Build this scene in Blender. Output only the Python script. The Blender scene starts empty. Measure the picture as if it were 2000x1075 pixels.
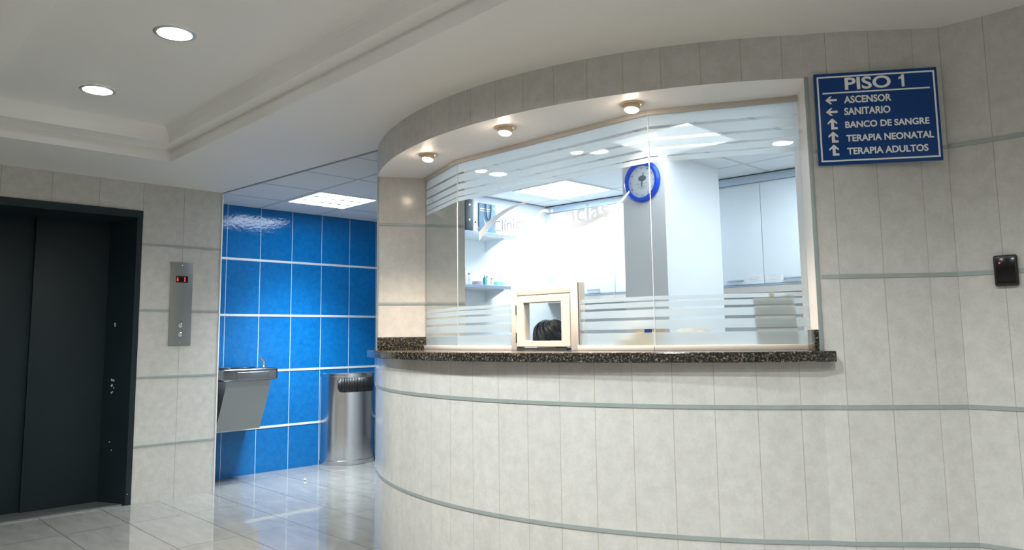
import bpy, bmesh, math, random
from mathutils import Vector, Matrix
random.seed(7)
scn = bpy.context.scene
COL = scn.collection

# ------------------------------------------------------------------ camera
F_PX, V0, PITCH, ROLL, YAW, EYE = 1450.0, 493.9, 0.11348, -0.01298, -0.77312, 1.21684
cam_d = bpy.data.cameras.new('camera'); cam = bpy.data.objects.new('camera', cam_d); COL.objects.link(cam)
fw = Vector((-math.sin(YAW)*math.cos(PITCH), math.cos(YAW)*math.cos(PITCH), math.sin(PITCH)))
rt = Vector((math.cos(YAW), math.sin(YAW), 0)); up = rt.cross(fw)
r2 = rt*math.cos(ROLL)+up*math.sin(ROLL); u2 = -rt*math.sin(ROLL)+up*math.cos(ROLL)
m = Matrix((( r2.x, u2.x, -fw.x, 0), (r2.y, u2.y, -fw.y, 0), (r2.z, u2.z, -fw.z, EYE), (0, 0, 0, 1)))
cam.matrix_world = m
cam_d.sensor_width = 36; cam_d.lens = 36*F_PX/2000; cam_d.shift_y = -(537.5-V0)/2000
cam_d.clip_start = 0.05
scn.camera = cam

# ------------------------------------------------------------------ world, exposure, light strengths
w = bpy.data.worlds.new('world'); scn.world = w; w.use_nodes = True
w.node_tree.nodes['Background'].inputs[0].default_value = (0.75, 0.85, 1, 1)
w.node_tree.nodes['Background'].inputs[1].default_value = 0.05
vs = scn.view_settings
vs.view_transform = 'Standard'; vs.look = 'None'; vs.exposure = 0.75; vs.gamma = 1; vs.use_curve_mapping = False
scn.cycles.use_denoising = True
scn.cycles.max_bounces = 10; scn.cycles.diffuse_bounces = 6; scn.cycles.transparent_max_bounces = 24
scn.cycles.sample_clamp_indirect = 6; scn.cycles.caustics_reflective = False; scn.cycles.caustics_refractive = False
HALL_L = (0.95, 1.0, 0.985); HALL_S = 14; HALL_W = 104; HALL_CONE = 150
WARM_L = (1.0, 0.79, 0.60); WARM_S = 75; WARM_W = 80; WARM_CONE = 104
CORR_L = (0.82, 0.93, 1.0); CORR_S = 11; CORR_W = 34; CORR_SPREAD = 92
PHAR_L = (0.80, 0.91, 1.0); PHAR_S = 17.5

# ------------------------------------------------------------------ materials
def new_mat(name):
    mt = bpy.data.materials.new(name); mt.use_nodes = True
    nt = mt.node_tree; nt.nodes.clear()
    out = nt.nodes.new('ShaderNodeOutputMaterial')
    return mt, nt, out
class NT:
    def __init__(s, nt): s.nt = nt
    def n(s, t, **k):
        nd = s.nt.nodes.new('ShaderNode'+t)
        for a, b in k.items(): setattr(nd, a, b)
        return nd
    def l(s, a, b): s.nt.links.new(a, b)
    def math(s, op, a, b=None, c=None):
        nd = s.n('Math', operation=op)
        for i, x in enumerate((a, b, c)):
            if x is None: continue
            if isinstance(x, (int, float)): nd.inputs[i].default_value = x
            else: s.l(x, nd.inputs[i])
        return nd.outputs[0]
    def mix(s, f, a, b):
        nd = s.n('Mix', data_type='RGBA')
        for i, x in ((0, f), (6, a), (7, b)):
            if isinstance(x, (int, float)): nd.inputs[i].default_value = x
            elif isinstance(x, tuple): nd.inputs[i].default_value = (*x, 1) if len(x) == 3 else x
            else: s.l(x, nd.inputs[i])
        return nd.outputs[2]
    def noise(s, scale, detail=4, vec=None, rough=.55):
        nd = s.n('TexNoise'); nd.inputs['Scale'].default_value = scale; nd.inputs['Detail'].default_value = detail
        nd.inputs['Roughness'].default_value = rough
        if vec is not None: s.l(vec, nd.inputs['Vector'])
        return nd
    def ramp(s, f, stops):
        nd = s.n('ValToRGB'); cr = nd.color_ramp
        while len(cr.elements) < len(stops): cr.elements.new(.5)
        for e, (p, c) in zip(cr.elements, stops): e.position = p; e.color = (*c, 1)
        s.l(f, nd.inputs[0]); return nd.outputs[0]
    def bump(s, h, strength, dist):
        nd = s.n('Bump'); nd.inputs['Strength'].default_value = strength; nd.inputs['Distance'].default_value = dist
        s.l(h, nd.inputs['Height']); return nd.outputs[0]
def pbr(name, color, rough=.5, metal=0., var=0., vscale=20., bump=0., bscale=60., spec=.5, emit=None, estr=0., stretch=None, coat=0.):
    mt, nt, out = new_mat(name); g = NT(nt)
    b = g.n('BsdfPrincipled'); g.l(b.outputs[0], out.inputs[0])
    b.inputs['Base Color'].default_value = (*color, 1); b.inputs['Roughness'].default_value = rough
    b.inputs['Metallic'].default_value = metal; b.inputs['Specular IOR Level'].default_value = spec
    b.inputs['Coat Weight'].default_value = coat
    tc = g.n('TexCoord'); vec = tc.outputs['Object']
    if stretch:
        mp = g.n('Mapping'); mp.inputs['Scale'].default_value = stretch; g.l(vec, mp.inputs[0]); vec = mp.outputs[0]
    if var > 0:
        nz = g.noise(vscale, 5, vec)
        lo = tuple(c*(1-var) for c in color); hi = tuple(min(1, c*(1+var)) for c in color)
        g.l(g.mix(nz.outputs[0], lo, hi), b.inputs['Base Color'])
    if bump > 0:
        nz = g.noise(bscale, 4, vec); g.l(g.bump(nz.outputs[0], bump, .01), b.inputs['Normal'])
    if emit: b.inputs['Emission Color'].default_value = (*emit, 1); b.inputs['Emission Strength'].default_value = estr
    return mt
def tile_mat(name, c_lo, c_hi, grout, rough=.2, gw=.003, wid=.3, mott=18., fine=90., bump=.05, bscale=9., pertile=.05, speck=None, wave=False):
    """glazed tile; UV.x counts tiles along the wall, UV.y is height in metres"""
    mt, nt, out = new_mat(name); g = NT(nt)
    b = g.n('BsdfPrincipled'); g.l(b.outputs[0], out.inputs[0]); b.inputs['Roughness'].default_value = rough; b.inputs['Specular IOR Level'].default_value = .36
    uv = g.n('UVMap'); sp = g.n('SeparateXYZ'); g.l(uv.outputs[0], sp.inputs[0])
    tc = g.n('TexCoord')
    fr = g.math('FRACT', g.math('ADD', sp.outputs[0], .5)); d = g.math('MULTIPLY', g.math('ABSOLUTE', g.math('SUBTRACT', fr, .5)), wid)
    gm = g.math('LESS_THAN', d, gw/2)
    n1 = g.noise(mott, 6, tc.outputs['Object'], .62); n2 = g.noise(fine, 3, tc.outputs['Object'])
    mixf = g.math('ADD', g.math('MULTIPLY', n1.outputs[0], .7), g.math('MULTIPLY', n2.outputs[0], .3))
    colr = g.ramp(mixf, [(.36, c_lo), (.62, c_hi)])
    row = g.math('FLOOR', g.math('DIVIDE', g.math('ADD', sp.outputs[1], .1163), .52))
    cx = g.n('CombineXYZ'); g.l(g.math('FLOOR', sp.outputs[0]), cx.inputs[0]); g.l(row, cx.inputs[1])
    wn = g.n('TexWhiteNoise', noise_dimensions='3D'); g.l(cx.outputs[0], wn.inputs[0])
    k = g.math('ADD', g.math('MULTIPLY', wn.outputs['Value'], pertile), 1-pertile/2)
    vm = g.n('VectorMath', operation='SCALE'); g.l(colr, vm.inputs[0]); g.l(k, vm.inputs['Scale'])
    c = vm.outputs[0]
    if speck:
        n3 = g.noise(130, 3, tc.outputs['Object'], .7)
        c = g.mix(g.math('GREATER_THAN', n3.outputs[0], .66), c, speck)
    g.l(g.mix(gm, c, grout), b.inputs['Base Color'])
    g.l(g.math('ADD', g.math('MULTIPLY', gm, .5), rough), b.inputs['Roughness'])
    nb = g.noise(bscale, 3, tc.outputs['Object'])
    h = g.math('SUBTRACT', g.math('MULTIPLY', nb.outputs[0], 1.), g.math('MULTIPLY', gm, .25))
    g.l(g.bump(h, bump, .02), b.inputs['Normal'])
    return mt
M = {}
M['tile'] = tile_mat('beige_glazed_tile', (.515, .502, .478), (.595, .583, .557), (.38, .355, .29), rough=.17, wid=.17, bump=.03)
M['tile_big'] = tile_mat('beige_glazed_tile_wide', (.49, .472, .443), (.575, .558, .525), (.28, .26, .22), rough=.22, wid=.315, bump=.03)
M['blue'] = tile_mat('blue_glazed_tile', (.002, .112, .345), (.005, .150, .425), (.50, .64, .76), rough=.055, wid=.325, gw=.005, mott=24, fine=140, bump=.06, bscale=42, pertile=.08, speck=(.002, .07, .25))
M['paint'] = pbr('white_wall_paint', (.78, .755, .725), .6, var=.02, vscale=3)
M['soffit'] = pbr('bright_white_paint', (.90, .885, .87), .5)
M['ceil'] = pbr('white_ceiling_paint', (.80, .785, .76), .55, var=.02, vscale=2)
M['room'] = pbr('white_room_paint', (.84, .86, .88), .5)
M['strip'] = pbr('aluminium_strip', (.34, .38, .38), .4, .25, var=.15, vscale=15)
M['strip_pale'] = pbr('pale_strip', (.72, .76, .80), .35, .25)
M['pvc'] = pbr('cream_pvc', (.56, .515, .475), .35)
M['steel'] = pbr('brushed_steel', (.66, .66, .67), .20, 1., var=.10, vscale=4, stretch=(60, 60, 1.5), bump=.02, bscale=5)
M['steel_dull'] = pbr('satin_steel_sheet', (.27, .28, .28), .42, .8, var=.12, vscale=120)
M['steel_mid'] = pbr('polished_steel', (.22, .23, .25), .17, 1.)
M['steel_dark'] = pbr('dark_steel_band', (.20, .21, .22), .30, .9)
M['chrome'] = pbr('chrome', (.8, .8, .82), .12, 1.)
M['door'] = pbr('dark_grey_paint', (.009, .017, .020), .5, var=.2, vscale=3, spec=.22)
M['casing'] = pbr('dark_slate_paint', (.010, .019, .024), .45, var=.2, vscale=4, spec=.3)
M['chip'] = pbr('bare_primer', (.55, .52, .45), .8)
M['black'] = pbr('black_plastic', (.012, .012, .013), .35)
M['blackgap'] = pbr('black_shadow_gap', (.01, .012, .015), .8)
M['signblue'] = pbr('navy_sign_blue', (.002, .05, .23), .3, spec=.3)
M['white'] = pbr('white_vinyl', (.90, .90, .90), .45)
M['clockblue'] = pbr('bright_blue_plastic', (.0, .075, .72), .25)
M['clockface'] = pbr('pale_clock_face', (.80, .85, .90), .3)
M['clockgrey'] = pbr('slate_print', (.12, .17, .22), .5)
M['bulkhead'] = pbr('blue_grey_paint', (.50, .59, .70), .5)
M['cabinet'] = pbr('white_laminate', (.78, .83, .88), .28)
M['handle'] = pbr('grey_metal_handle', (.42, .50, .62), .3, .7)
M['card'] = pbr('tan_cardboard', (.62, .47, .33), .8, var=.08)
M['bluelabel'] = pbr('dark_blue_label', (.01, .06, .22), .5)
M['paper'] = pbr('white_paper', (.80, .80, .80), .7)
M['greypaper'] = pbr('grey_paper', (.50, .51, .53), .7, var=.05, vscale=8)
M['binder'] = pbr('dark_slate_binder', (.035, .065, .085), .5)
M['bag'] = pbr('steel_blue_paper_bag', (.10, .23, .36), .5, var=.15, vscale=8)
M['rope'] = pbr('black_rope', (.01, .012, .03), .7)
M['teal'] = pbr('teal_plastic', (.05, .38, .45), .35)
M['green'] = pbr('mint_green_card', (.30, .75, .50), .6)
M['bottle'] = pbr('white_bottle_plastic', (.80, .82, .84), .3)
M['mauve'] = pbr('mauve_label', (.42, .36, .45), .5)
M['hair'] = pbr('black_hair', (.003, .005, .011), .5, var=.5, vscale=60, spec=.45)
M['skin'] = pbr('skin', (.52, .31, .22), .5)
M['shirt'] = pbr('pale_uniform_cloth', (.70, .76, .82), .8)
M['trouser'] = pbr('navy_cloth', (.02, .03, .08), .8)
M['seatcloth'] = pbr('grey_upholstery', (.10, .11, .13), .8)
M['redled'] = pbr('red_led', (.05, 0, 0), .4, emit=(1, .03, .04), estr=2.2)
M['blackglass'] = pbr('black_display', (.004, .002, .002), .15)
M['lampring'] = pbr('lamp_ring', (.55, .58, .55), .3, .5)
M['barrel'] = pbr('tan_lamp_barrel', (.72, .58, .42), .4)
M['louver'] = pbr('white_louver', (.85, .87, .9), .3)
M['louverdot'] = pbr('grey_louver_gap', (.20, .23, .27), .4)
def emis(name, col, s):
    return pbr(name, (.9, .9, .9), .4, emit=col, estr=s)
M['phar_dim'] = emis('pharmacy_dim_panel', PHAR_L, 3.0)
M['hall_lamp'] = emis('hall_lamp_glass', HALL_L, HALL_S)
M['warm_lamp'] = emis('warm_lamp_glass', WARM_L, WARM_S)
M['corr_lamp'] = emis('corridor_lamp_panel', CORR_L, CORR_S)
M['phar_lamp'] = emis('pharmacy_lamp_panel', PHAR_L, PHAR_S)
def granite():
    mt, nt, out = new_mat('dark_speckled_granite'); g = NT(nt)
    b = g.n('BsdfPrincipled'); g.l(b.outputs[0], out.inputs[0]); tc = g.n('TexCoord')
    n1 = g.noise(95, 5, tc.outputs['Object'], .7); v = g.n('TexVoronoi'); v.inputs['Scale'].default_value = 130; g.l(tc.outputs['Object'], v.inputs['Vector'])
    f = g.math('ADD', g.math('MULTIPLY', n1.outputs[0], .75), g.math('MULTIPLY', v.outputs['Distance'], .35))
    c = g.ramp(f, [(.46, (.008, .010, .009)), (.58, (.028, .028, .024)), (.68, (.13, .10, .07)), (.78, (.42, .33, .24))])
    g.l(c, b.inputs['Base Color']); b.inputs['Roughness'].default_value = .13
    return mt
M['granite'] = granite()
def floor_mat():
    mt, nt, out = new_mat('polished_floor_tile'); g = NT(nt)
    b = g.n('BsdfPrincipled'); g.l(b.outputs[0], out.inputs[0]); tc = g.n('TexCoord'); sp = g.n('SeparateXYZ'); g.l(tc.outputs['Object'], sp.inputs[0])
    def line(o, off, per):
        fr = g.math('FRACT', g.math('ADD', g.math('DIVIDE', g.math('SUBTRACT', o, off), per), .5))
        return g.math('LESS_THAN', g.math('MULTIPLY', g.math('ABSOLUTE', g.math('SUBTRACT', fr, .5)), per), .0030)
    gm = g.math('MAXIMUM', line(sp.outputs[0], 2.535, .392), line(sp.outputs[1], 5.53, .86))
    mp = g.n('Mapping'); mp.inputs['Scale'].default_value = (5, 1.2, 1); g.l(tc.outputs['Object'], mp.inputs[0])
    n1 = g.noise(3, 6, mp.outputs[0], .65)
    c = g.ramp(n1.outputs[0], [(.3, (.185, .183, .170)), (.7, (.25, .245, .23))])
    g.l(g.mix(gm, c, (.07, .066, .06)), b.inputs['Base Color'])
    g.l(g.math('ADD', g.math('MULTIPLY', gm, .3), .055), b.inputs['Roughness'])
    b.inputs['Specular IOR Level'].default_value = .95
    n2 = g.noise(2.2, 2, tc.outputs['Object'])
    g.l(g.bump(g.math('SUBTRACT', n2.outputs[0], g.math('MULTIPLY', gm, .05)), .006, .05), b.inputs['Normal'])
    return mt
M['floor'] = floor_mat()
def grid_ceiling(name, x0, y0, per, col, shadow_col):
    mt, nt, out = new_mat(name); g = NT(nt)
    b = g.n('BsdfPrincipled'); g.l(b.outputs[0], out.inputs[0]); tc = g.n('TexCoord'); sp = g.n('SeparateXYZ'); g.l(tc.outputs['Object'], sp.inputs[0])
    def dist(o, off):
        fr = g.math('FRACT', g.math('ADD', g.math('DIVIDE', g.math('SUBTRACT', o, off), per), .5))
        return g.math('MULTIPLY', g.math('ABSOLUTE', g.math('SUBTRACT', fr, .5)), per)
    d = g.math('MINIMUM', dist(sp.outputs[0], x0), dist(sp.outputs[1], y0))
    bar = g.math('LESS_THAN', d, .012); gap = g.math('LESS_THAN', g.math('ABSOLUTE', g.math('SUBTRACT', d, .009)), .003)
    n1 = g.noise(160, 3, tc.outputs['Object'])
    c = g.mix(n1.outputs[0], tuple(x*.94 for x in col), col)
    c = g.mix(bar, c, tuple(x*.82 for x in col)); c = g.mix(gap, c, shadow_col)  # shadow lines beside the ceiling bars, painted dark
    g.l(c, b.inputs['Base Color']); b.inputs['Roughness'].default_value = .7
    return mt
M['grid_corr'] = grid_ceiling('ceiling_panel_grid', 3.160, 5.585, .61, (.74, .76, .78), (.25, .29, .36))
M['grid_phar'] = grid_ceiling('ceiling_panel_grid_room', 4.37, 3.86, .61, (.82, .84, .86), (.35, .38, .42))
def glass():
    mt, nt, out = new_mat('clear_glass'); g = NT(nt)
    t = g.n('BsdfTransparent'); t.inputs[0].default_value = (.965, .985, .98, 1)
    gl = g.n('BsdfGlossy'); gl.inputs['Roughness'].default_value = .015
    ge = g.n('NewGeometry'); dt = g.n('VectorMath', operation='DOT_PRODUCT'); g.l(ge.outputs['Normal'], dt.inputs[0]); g.l(ge.outputs['Incoming'], dt.inputs[1])
    c = g.math('SUBTRACT', 1, g.math('ABSOLUTE', dt.outputs['Value']))
    fz = g.math('ADD', g.math('MULTIPLY', g.math('POWER', c, 5), .90), .035)
    mx = g.n('MixShader'); g.l(fz, mx.inputs[0]); g.l(t.outputs[0], mx.inputs[1]); g.l(gl.outputs[0], mx.inputs[2]); g.l(mx.outputs[0], out.inputs[0])
    return mt
M['glass'] = glass()
def frost(name, tr, col):
    mt, nt, out = new_mat(name); g = NT(nt)
    t = g.n('BsdfTransparent'); d = g.n('BsdfDiffuse'); d.inputs[0].default_value = (*col, 1)
    tl = g.n('BsdfTranslucent'); tl.inputs[0].default_value = (*col, 1)
    a = g.n('MixShader'); a.inputs[0].default_value = .84; g.l(d.outputs[0], a.inputs[1]); g.l(tl.outputs[0], a.inputs[2])
    mx = g.n('MixShader'); mx.inputs[0].default_value = 1-tr; g.l(t.outputs[0], mx.inputs[1]); g.l(a.outputs[0], mx.inputs[2]); g.l(mx.outputs[0], out.inputs[0])
    return mt
M['frost'] = frost('frosted_film', .26, (.93, .96, .98))
M['letter'] = frost('frosted_lettering', .15, (.84, .85, .87))
M['plasticbag'] = frost('clear_plastic_wrap', .45, (.85, .84, .82))

# ------------------------------------------------------------------ mesh helpers
class MB:
    def __init__(s): s.bm = bmesh.new(); s.uv = s.bm.loops.layers.uv.new('UVMap')
    def face(s, pts, uvs=None, mi=0, smooth=False):
        vs_ = [s.bm.verts.new(p) for p in pts]; f = s.bm.faces.new(vs_); f.material_index = mi; f.smooth = smooth
        if uvs:
            for lp, q in zip(f.loops, uvs): lp[s.uv].uv = q
        return f
    def box(s, lo, hi, bev=0., T=None, mi=0, seg=2):
        c = [(a+b)/2 for a, b in zip(lo, hi)]; d = [abs(b-a) for a, b in zip(lo, hi)]
        r = bmesh.ops.create_cube(s.bm, size=1, matrix=Matrix.Translation(c) @ Matrix.Diagonal((*d, 1)))
        vs_ = r['verts']
        fs = {f for v in vs_ for f in v.link_faces}
        if bev > 0:
            es = list({e for v in vs_ for e in v.link_edges})
            rb = bmesh.ops.bevel(s.bm, geom=es, offset=bev, segments=seg, affect='EDGES', profile=.5)
            fs = set(rb['faces']) | {f for f in fs if f.is_valid}
            vs_ = list({v for f in fs for v in f.verts})
            for f in fs: f.smooth = True
        for f in fs: f.material_index = mi
        if T:
            for v in vs_: v.co = T(v.co)
        return list(fs)
    def prism(s, pts, z0, z1, mi=0, T=None, cap_mi=None):
        """closed polygon (x,y list) extruded from z0 to z1"""
        n = len(pts); f_ = T or (lambda p: Vector(p))
        a = [s.bm.verts.new(f_(Vector((x, y, z0)))) for x, y in pts]; b = [s.bm.verts.new(f_(Vector((x, y, z1)))) for x, y in pts]
        fs = [s.bm.faces.new(list(reversed(a))), s.bm.faces.new(b)]
        for f in fs: f.material_index = mi if cap_mi is None else cap_mi
        for i in range(n):
            f = s.bm.faces.new((a[i], a[(i+1) % n], b[(i+1) % n], b[i])); f.material_index = mi; fs.append(f)
        return fs
    def lathe(s, prof, n=32, T=None, mi=0, a0=0., a1=2*math.pi, smooth=True, closed=True):
        f_ = T or (lambda p: Vector(p)); full = abs(a1-a0-2*math.pi) < 1e-6
        rings = []
        cnt = n if full else n+1
        for r, z in prof:
            rings.append([s.bm.verts.new(f_(Vector((r*math.cos(a0+(a1-a0)*i/n), r*math.sin(a0+(a1-a0)*i/n), z)))) for i in range(cnt)])
        for k in range(len(prof)-1):
            for i in range(n):
                j = (i+1) % cnt
                f = s.bm.faces.new((rings[k][i], rings[k][j], rings[k+1][j], rings[k+1][i])); f.smooth = smooth; f.material_index = mi
        if closed:
            for rg, rev in ((rings[0], True), (rings[-1], False)):
                f = s.bm.faces.new(list(reversed(rg)) if rev else rg); f.material_index = mi
    def tube(s, pts, r, n=8, mi=0, taper=None):
        pts = [Vector(p) for p in pts]; rings = []
        for i, p in enumerate(pts):
            t = (pts[min(i+1, len(pts)-1)]-pts[max(i-1, 0)]).normalized()
            ref = Vector((0, 0, 1)) if abs(t.z) < .9 else Vector((1, 0, 0))
            a = t.cross(ref).normalized(); b = t.cross(a)
            rr = r*(taper[i] if taper else 1)
            rings.append([s.bm.verts.new(p+a*rr*math.cos(2*math.pi*k/n)+b*rr*math.sin(2*math.pi*k/n)) for k in range(n)])
        for q in range(len(rings)-1):
            for k in range(n):
                f = s.bm.faces.new((rings[q][k], rings[q][(k+1) % n], rings[q+1][(k+1) % n], rings[q+1][k])); f.smooth = True; f.material_index = mi
        s.bm.faces.new(list(reversed(rings[0]))); s.bm.faces.new(rings[-1])
    def sphere(s, c, rx, ry, rz, u=20, v=12, mi=0):
        r = bmesh.ops.create_uvsphere(s.bm, u_segments=u, v_segments=v, radius=1, matrix=Matrix.Translation(c) @ Matrix.Diagonal((rx, ry, rz, 1)))
        for f in {f for q in r['verts'] for f in q.link_faces}: f.smooth = True; f.material_index = mi
        return r['verts']
    def build(s, name, mats, parent=None, fix=True):
        if fix: bmesh.ops.recalc_face_normals(s.bm, faces=s.bm.faces[:])
        me = bpy.data.meshes.new(name); 
        if parent is not None:
            off = world_loc(parent)
            for v in s.bm.verts: v.co -= off
        s.bm.to_mesh(me); s.bm.free()
        if any(p.use_smooth for p in me.polygons): me.set_sharp_from_angle(angle=math.radians(40))
        for q in (mats if isinstance(mats, (list, tuple)) else [mats]): me.materials.append(q)
        o = bpy.data.objects.new(name, me); COL.objects.link(o)
        if parent is not None: o.parent = parent
        return o
def world_loc(o):
    v = Vector((0, 0, 0))
    while o is not None: v = v+o.location; o = o.parent
    return v
def tag(o, label=None, cat=None, group=None, kind=None):
    if label: o['label'] = label
    if cat: o['category'] = cat
    if group: o['group'] = group
    if kind: o['kind'] = kind
    return o
def thing(name, loc, label, cat, group=None, kind=None):
    o = bpy.data.objects.new(name, None); COL.objects.link(o); o.location = loc; o.empty_display_size = .05
    return tag(o, label, cat, group, kind)
def copy_thing(o, loc, label):
    c = o.copy(); COL.objects.link(c); c.location = loc; c['label'] = label
    def rec(a, b):
        for ch in list(a.children):
            d = ch.copy(); COL.objects.link(d); d.parent = b; rec(ch, d)
    kids = [k for k in o.children]
    for ch in kids:
        d = ch.copy(); COL.objects.link(d); d.parent = c; rec(ch, d)
    return c
def frame(o, e, n):
    """local (along, out, up) -> world"""
    o = Vector(o); e = Vector(e).normalized(); n = Vector(n).normalized()
    return lambda p: o+e*p[0]+n*p[1]+Vector((0, 0, p[2]))
def text_into(mb, txt, T, x0, x1, y0, caph, thick, bold=.0, mi=0, ref='H', depth0=0.):
    """text fitted between x0..x1 with given capital height; T maps (x, out, z)"""
    def mesh_of(t):
        cu = bpy.data.curves.new('t', 'FONT'); cu.body = t; cu.size = 1; cu.offset = bold; cu.resolution_u = 4
        o = bpy.data.objects.new('t', cu); COL.objects.link(o)
        bpy.context.view_layer.update()
        me = bpy.data.meshes.new_from_object(o.evaluated_get(bpy.context.evaluated_depsgraph_get()))
        bpy.data.objects.remove(o); bpy.data.curves.remove(cu)
        return me
    hm = mesh_of(ref); hy = [v.co.y for v in hm.vertices]; hs = caph/(max(hy)-min(hy)); base = min(hy); bpy.data.meshes.remove(hm)
    me = mesh_of(txt); xs = [v.co.x for v in me.vertices]; a, b = min(xs), max(xs); sx = (x1-x0)/(b-a)
    tmp = bmesh.new(); tmp.from_mesh(me); bpy.data.meshes.remove(me)
    vm = {}
    for v in tmp.verts:
        X = x0+(v.co.x-a)*sx; Z = y0+(v.co.y-base)*hs
        vm[v] = (mb.bm.verts.new(T((X, depth0+thick, Z))), mb.bm.verts.new(T((X, depth0, Z))))
    for f in tmp.faces:
        for k in (0, 1):
            try:
                g = mb.bm.faces.new([vm[v][k] for v in (f.verts if k == 0 else reversed(f.verts))]); g.material_index = mi
            except ValueError: pass
    for e in tmp.edges:
        if len(e.link_faces) == 1:
            p, q = e.verts
            try: g = mb.bm.faces.new((vm[p][0], vm[p][1], vm[q][1], vm[q][0])); g.material_index = mi
            except ValueError: pass
    tmp.free()

# ------------------------------------------------------------------ plan of the place
CX, CY, R = 4.7282, 2.8476, 2.3363
H = 2.469
def pol(a, r): return (CX+r*math.cos(a), CY+r*math.sin(a))
A0, A1 = 1.90, 3.87                       # curved wall
AJ = 2.60                                 # left jamb of the service window
P0 = pol(A1, R); PC = (3.031, 1.217); PF = (3.146, 1.086); PD = (3.263, .955); PA = (3.334, .874); PB = (3.343, .717)
G = [(2.997, 3.891), (2.823, 3.354), (2.863, 2.000), (3.192, 1.419)]   # glass line
CT = 1.147                                # counter top height
ZC, ZE, ZB = -.1163, -.0968, -.1075
SOF = 2.28
EW, BW = 6.157, 6.686
def au(a): return (a-3.045)/.0716
def quad_strip(mb, pts, us, z0, z1, mi=0, smooth=False):
    for (p, q, u, v) in zip(pts[:-1], pts[1:], us[:-1], us[1:]):
        mb.face([(*p, z0), (*q, z0), (*q, z1), (*p, z1)], [(u, z0), (v, z0), (v, z1), (u, z1)], mi, smooth)
def arc(a0, a1, r, n): return [pol(a0+(a1-a0)*i/n, r) for i in range(n+1)]
def ring(mb, a0, a1, ri, ro, z0, z1, n, mi_out=0, mi_in=1, mi_bot=1, mi_top=1, ends=True):
    A = [a0+(a1-a0)*i/n for i in range(n+1)]
    quad_strip(mb, [pol(a, ro) for a in A], [au(a) for a in A], z0, z1, mi_out, True)
    quad_strip(mb, [pol(a, ri) for a in A], [au(a) for a in A], z0, z1, mi_in, True)
    for a, b in zip(A[:-1], A[1:]):
        mb.face([(*pol(a, ri), z0), (*pol(a, ro), z0), (*pol(b, ro), z0), (*pol(b, ri), z0)], mi=mi_bot)
        mb.face([(*pol(a, ri), z1), (*pol(a, ro), z1), (*pol(b, ro), z1), (*pol(b, ri), z1)], mi=mi_top)
    if ends:
        for a in (a0, a1):
            u0, u1 = ((0, (ro-ri)/.32))
            mb.face([(*pol(a, ri), z0), (*pol(a, ro), z0), (*pol(a, ro), z1), (*pol(a, ri), z1)], [(u1-.02, z0), (u0+.02, z0), (u0+.02, z1), (u1-.02, z1)], mi=mi_out)
    bmesh.ops.remove_doubles(mb.bm, verts=mb.bm.verts[:], dist=1e-5)
def S(o, label, cat='wall'): return tag(o, label, cat, None, 'structure')

# ------------------------------------------------------------------ floor and ceilings
mb = MB(); mb.box((-2.2, -3.3, -.1), (6.2, 7.0, 0))
S(mb.build('floor', M['floor']), 'polished grey beige tiled floor of the lobby', 'floor')

TX0, TX1, TY0, TY1, TZ1, TZ2 = .58, 1.85, -2.6, 5.31, 2.548, 2.65
IX0, IX1, IY0, IY1 = .665, 1.765, -2.4, 5.11
mb = MB()
def flat(mb, pts, z, mi=0): mb.face([(x, y, z) for x, y in pts], mi=mi)
flat(mb, [(-2.2, -3.2), (3.6, -3.2), (3.6, TY0), (-2.2, TY0)], H)
flat(mb, [(-2.2, TY0), (TX0, TY0), (TX0, TY1), (-2.2, TY1)], H)
flat(mb, [(TX1, TY0), (3.6, TY0), (3.6, 4.03), (2.752, 4.03), (2.645, TY1), (TX1, TY1)], H)
flat(mb, [(-2.2, TY1), (2.645, TY1), (2.583, EW+.02), (-2.2, EW+.02)], H)
O_ = [(TX0, TY0), (TX1, TY0), (TX1, TY1), (TX0, TY1)]; I_ = [(IX0, IY0), (IX1, IY0), (IX1, IY1), (IX0, IY1)]
for i in range(4):
    a, b, c, d = O_[i], O_[(i+1) % 4], I_[(i+1) % 4], I_[i]
    mb.face([(*a, H), (*b, H), (*b, TZ1), (*a, TZ1)])
    mb.face([(*a, TZ1), (*b, TZ1), (*c, TZ1), (*d, TZ1)])
    # coved upper step: rises and rolls into the upper ceiling
    cx_, cy_ = (IX0+IX1)/2, (IY0+IY1)/2
    prev = None
    for k in range(7):
        t = math.pi/2*k/6; inn = .055*(1-math.cos(t)); z = TZ1+(TZ2-TZ1)*math.sin(t)
        def sh(p): return (p[0]+(inn if p[0] < cx_ else -inn), p[1]+(inn if p[1] < cy_ else -inn))
        cur = (sh(d), sh(c), z)
        if prev: mb.face([(*prev[0], prev[2]), (*prev[1], prev[2]), (*cur[1], cur[2]), (*cur[0], cur[2])], smooth=True)
        prev = cur
flat(mb, [(IX0+.055, IY0+.055), (IX1-.055, IY0+.055), (IX1-.055, IY1-.055), (IX0+.055, IY1-.055)], TZ2)
S(mb.build('ceiling', M['ceil'], fix=False), 'white plaster lobby ceiling with a stepped recessed tray', 'ceiling')

mb = MB(); mb.box((2.5, 3.6, H+.004), (6.2, 7.0, H+.06))
S(mb.build('ceiling_corridor', M['grid_corr']), 'suspended ceiling of square panels over the blue tiled corridor', 'ceiling')
mb = MB()
pp = arc(1.95, 3.86, 2.0, 24)+[(3.9, .5), (5.9, .5), (5.9, 4.9)]
flat(mb, pp, H-.004); S(mb.build('ceiling_room', M['grid_phar'], fix=False), 'white panel ceiling of the room behind the glass', 'ceiling')

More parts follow.
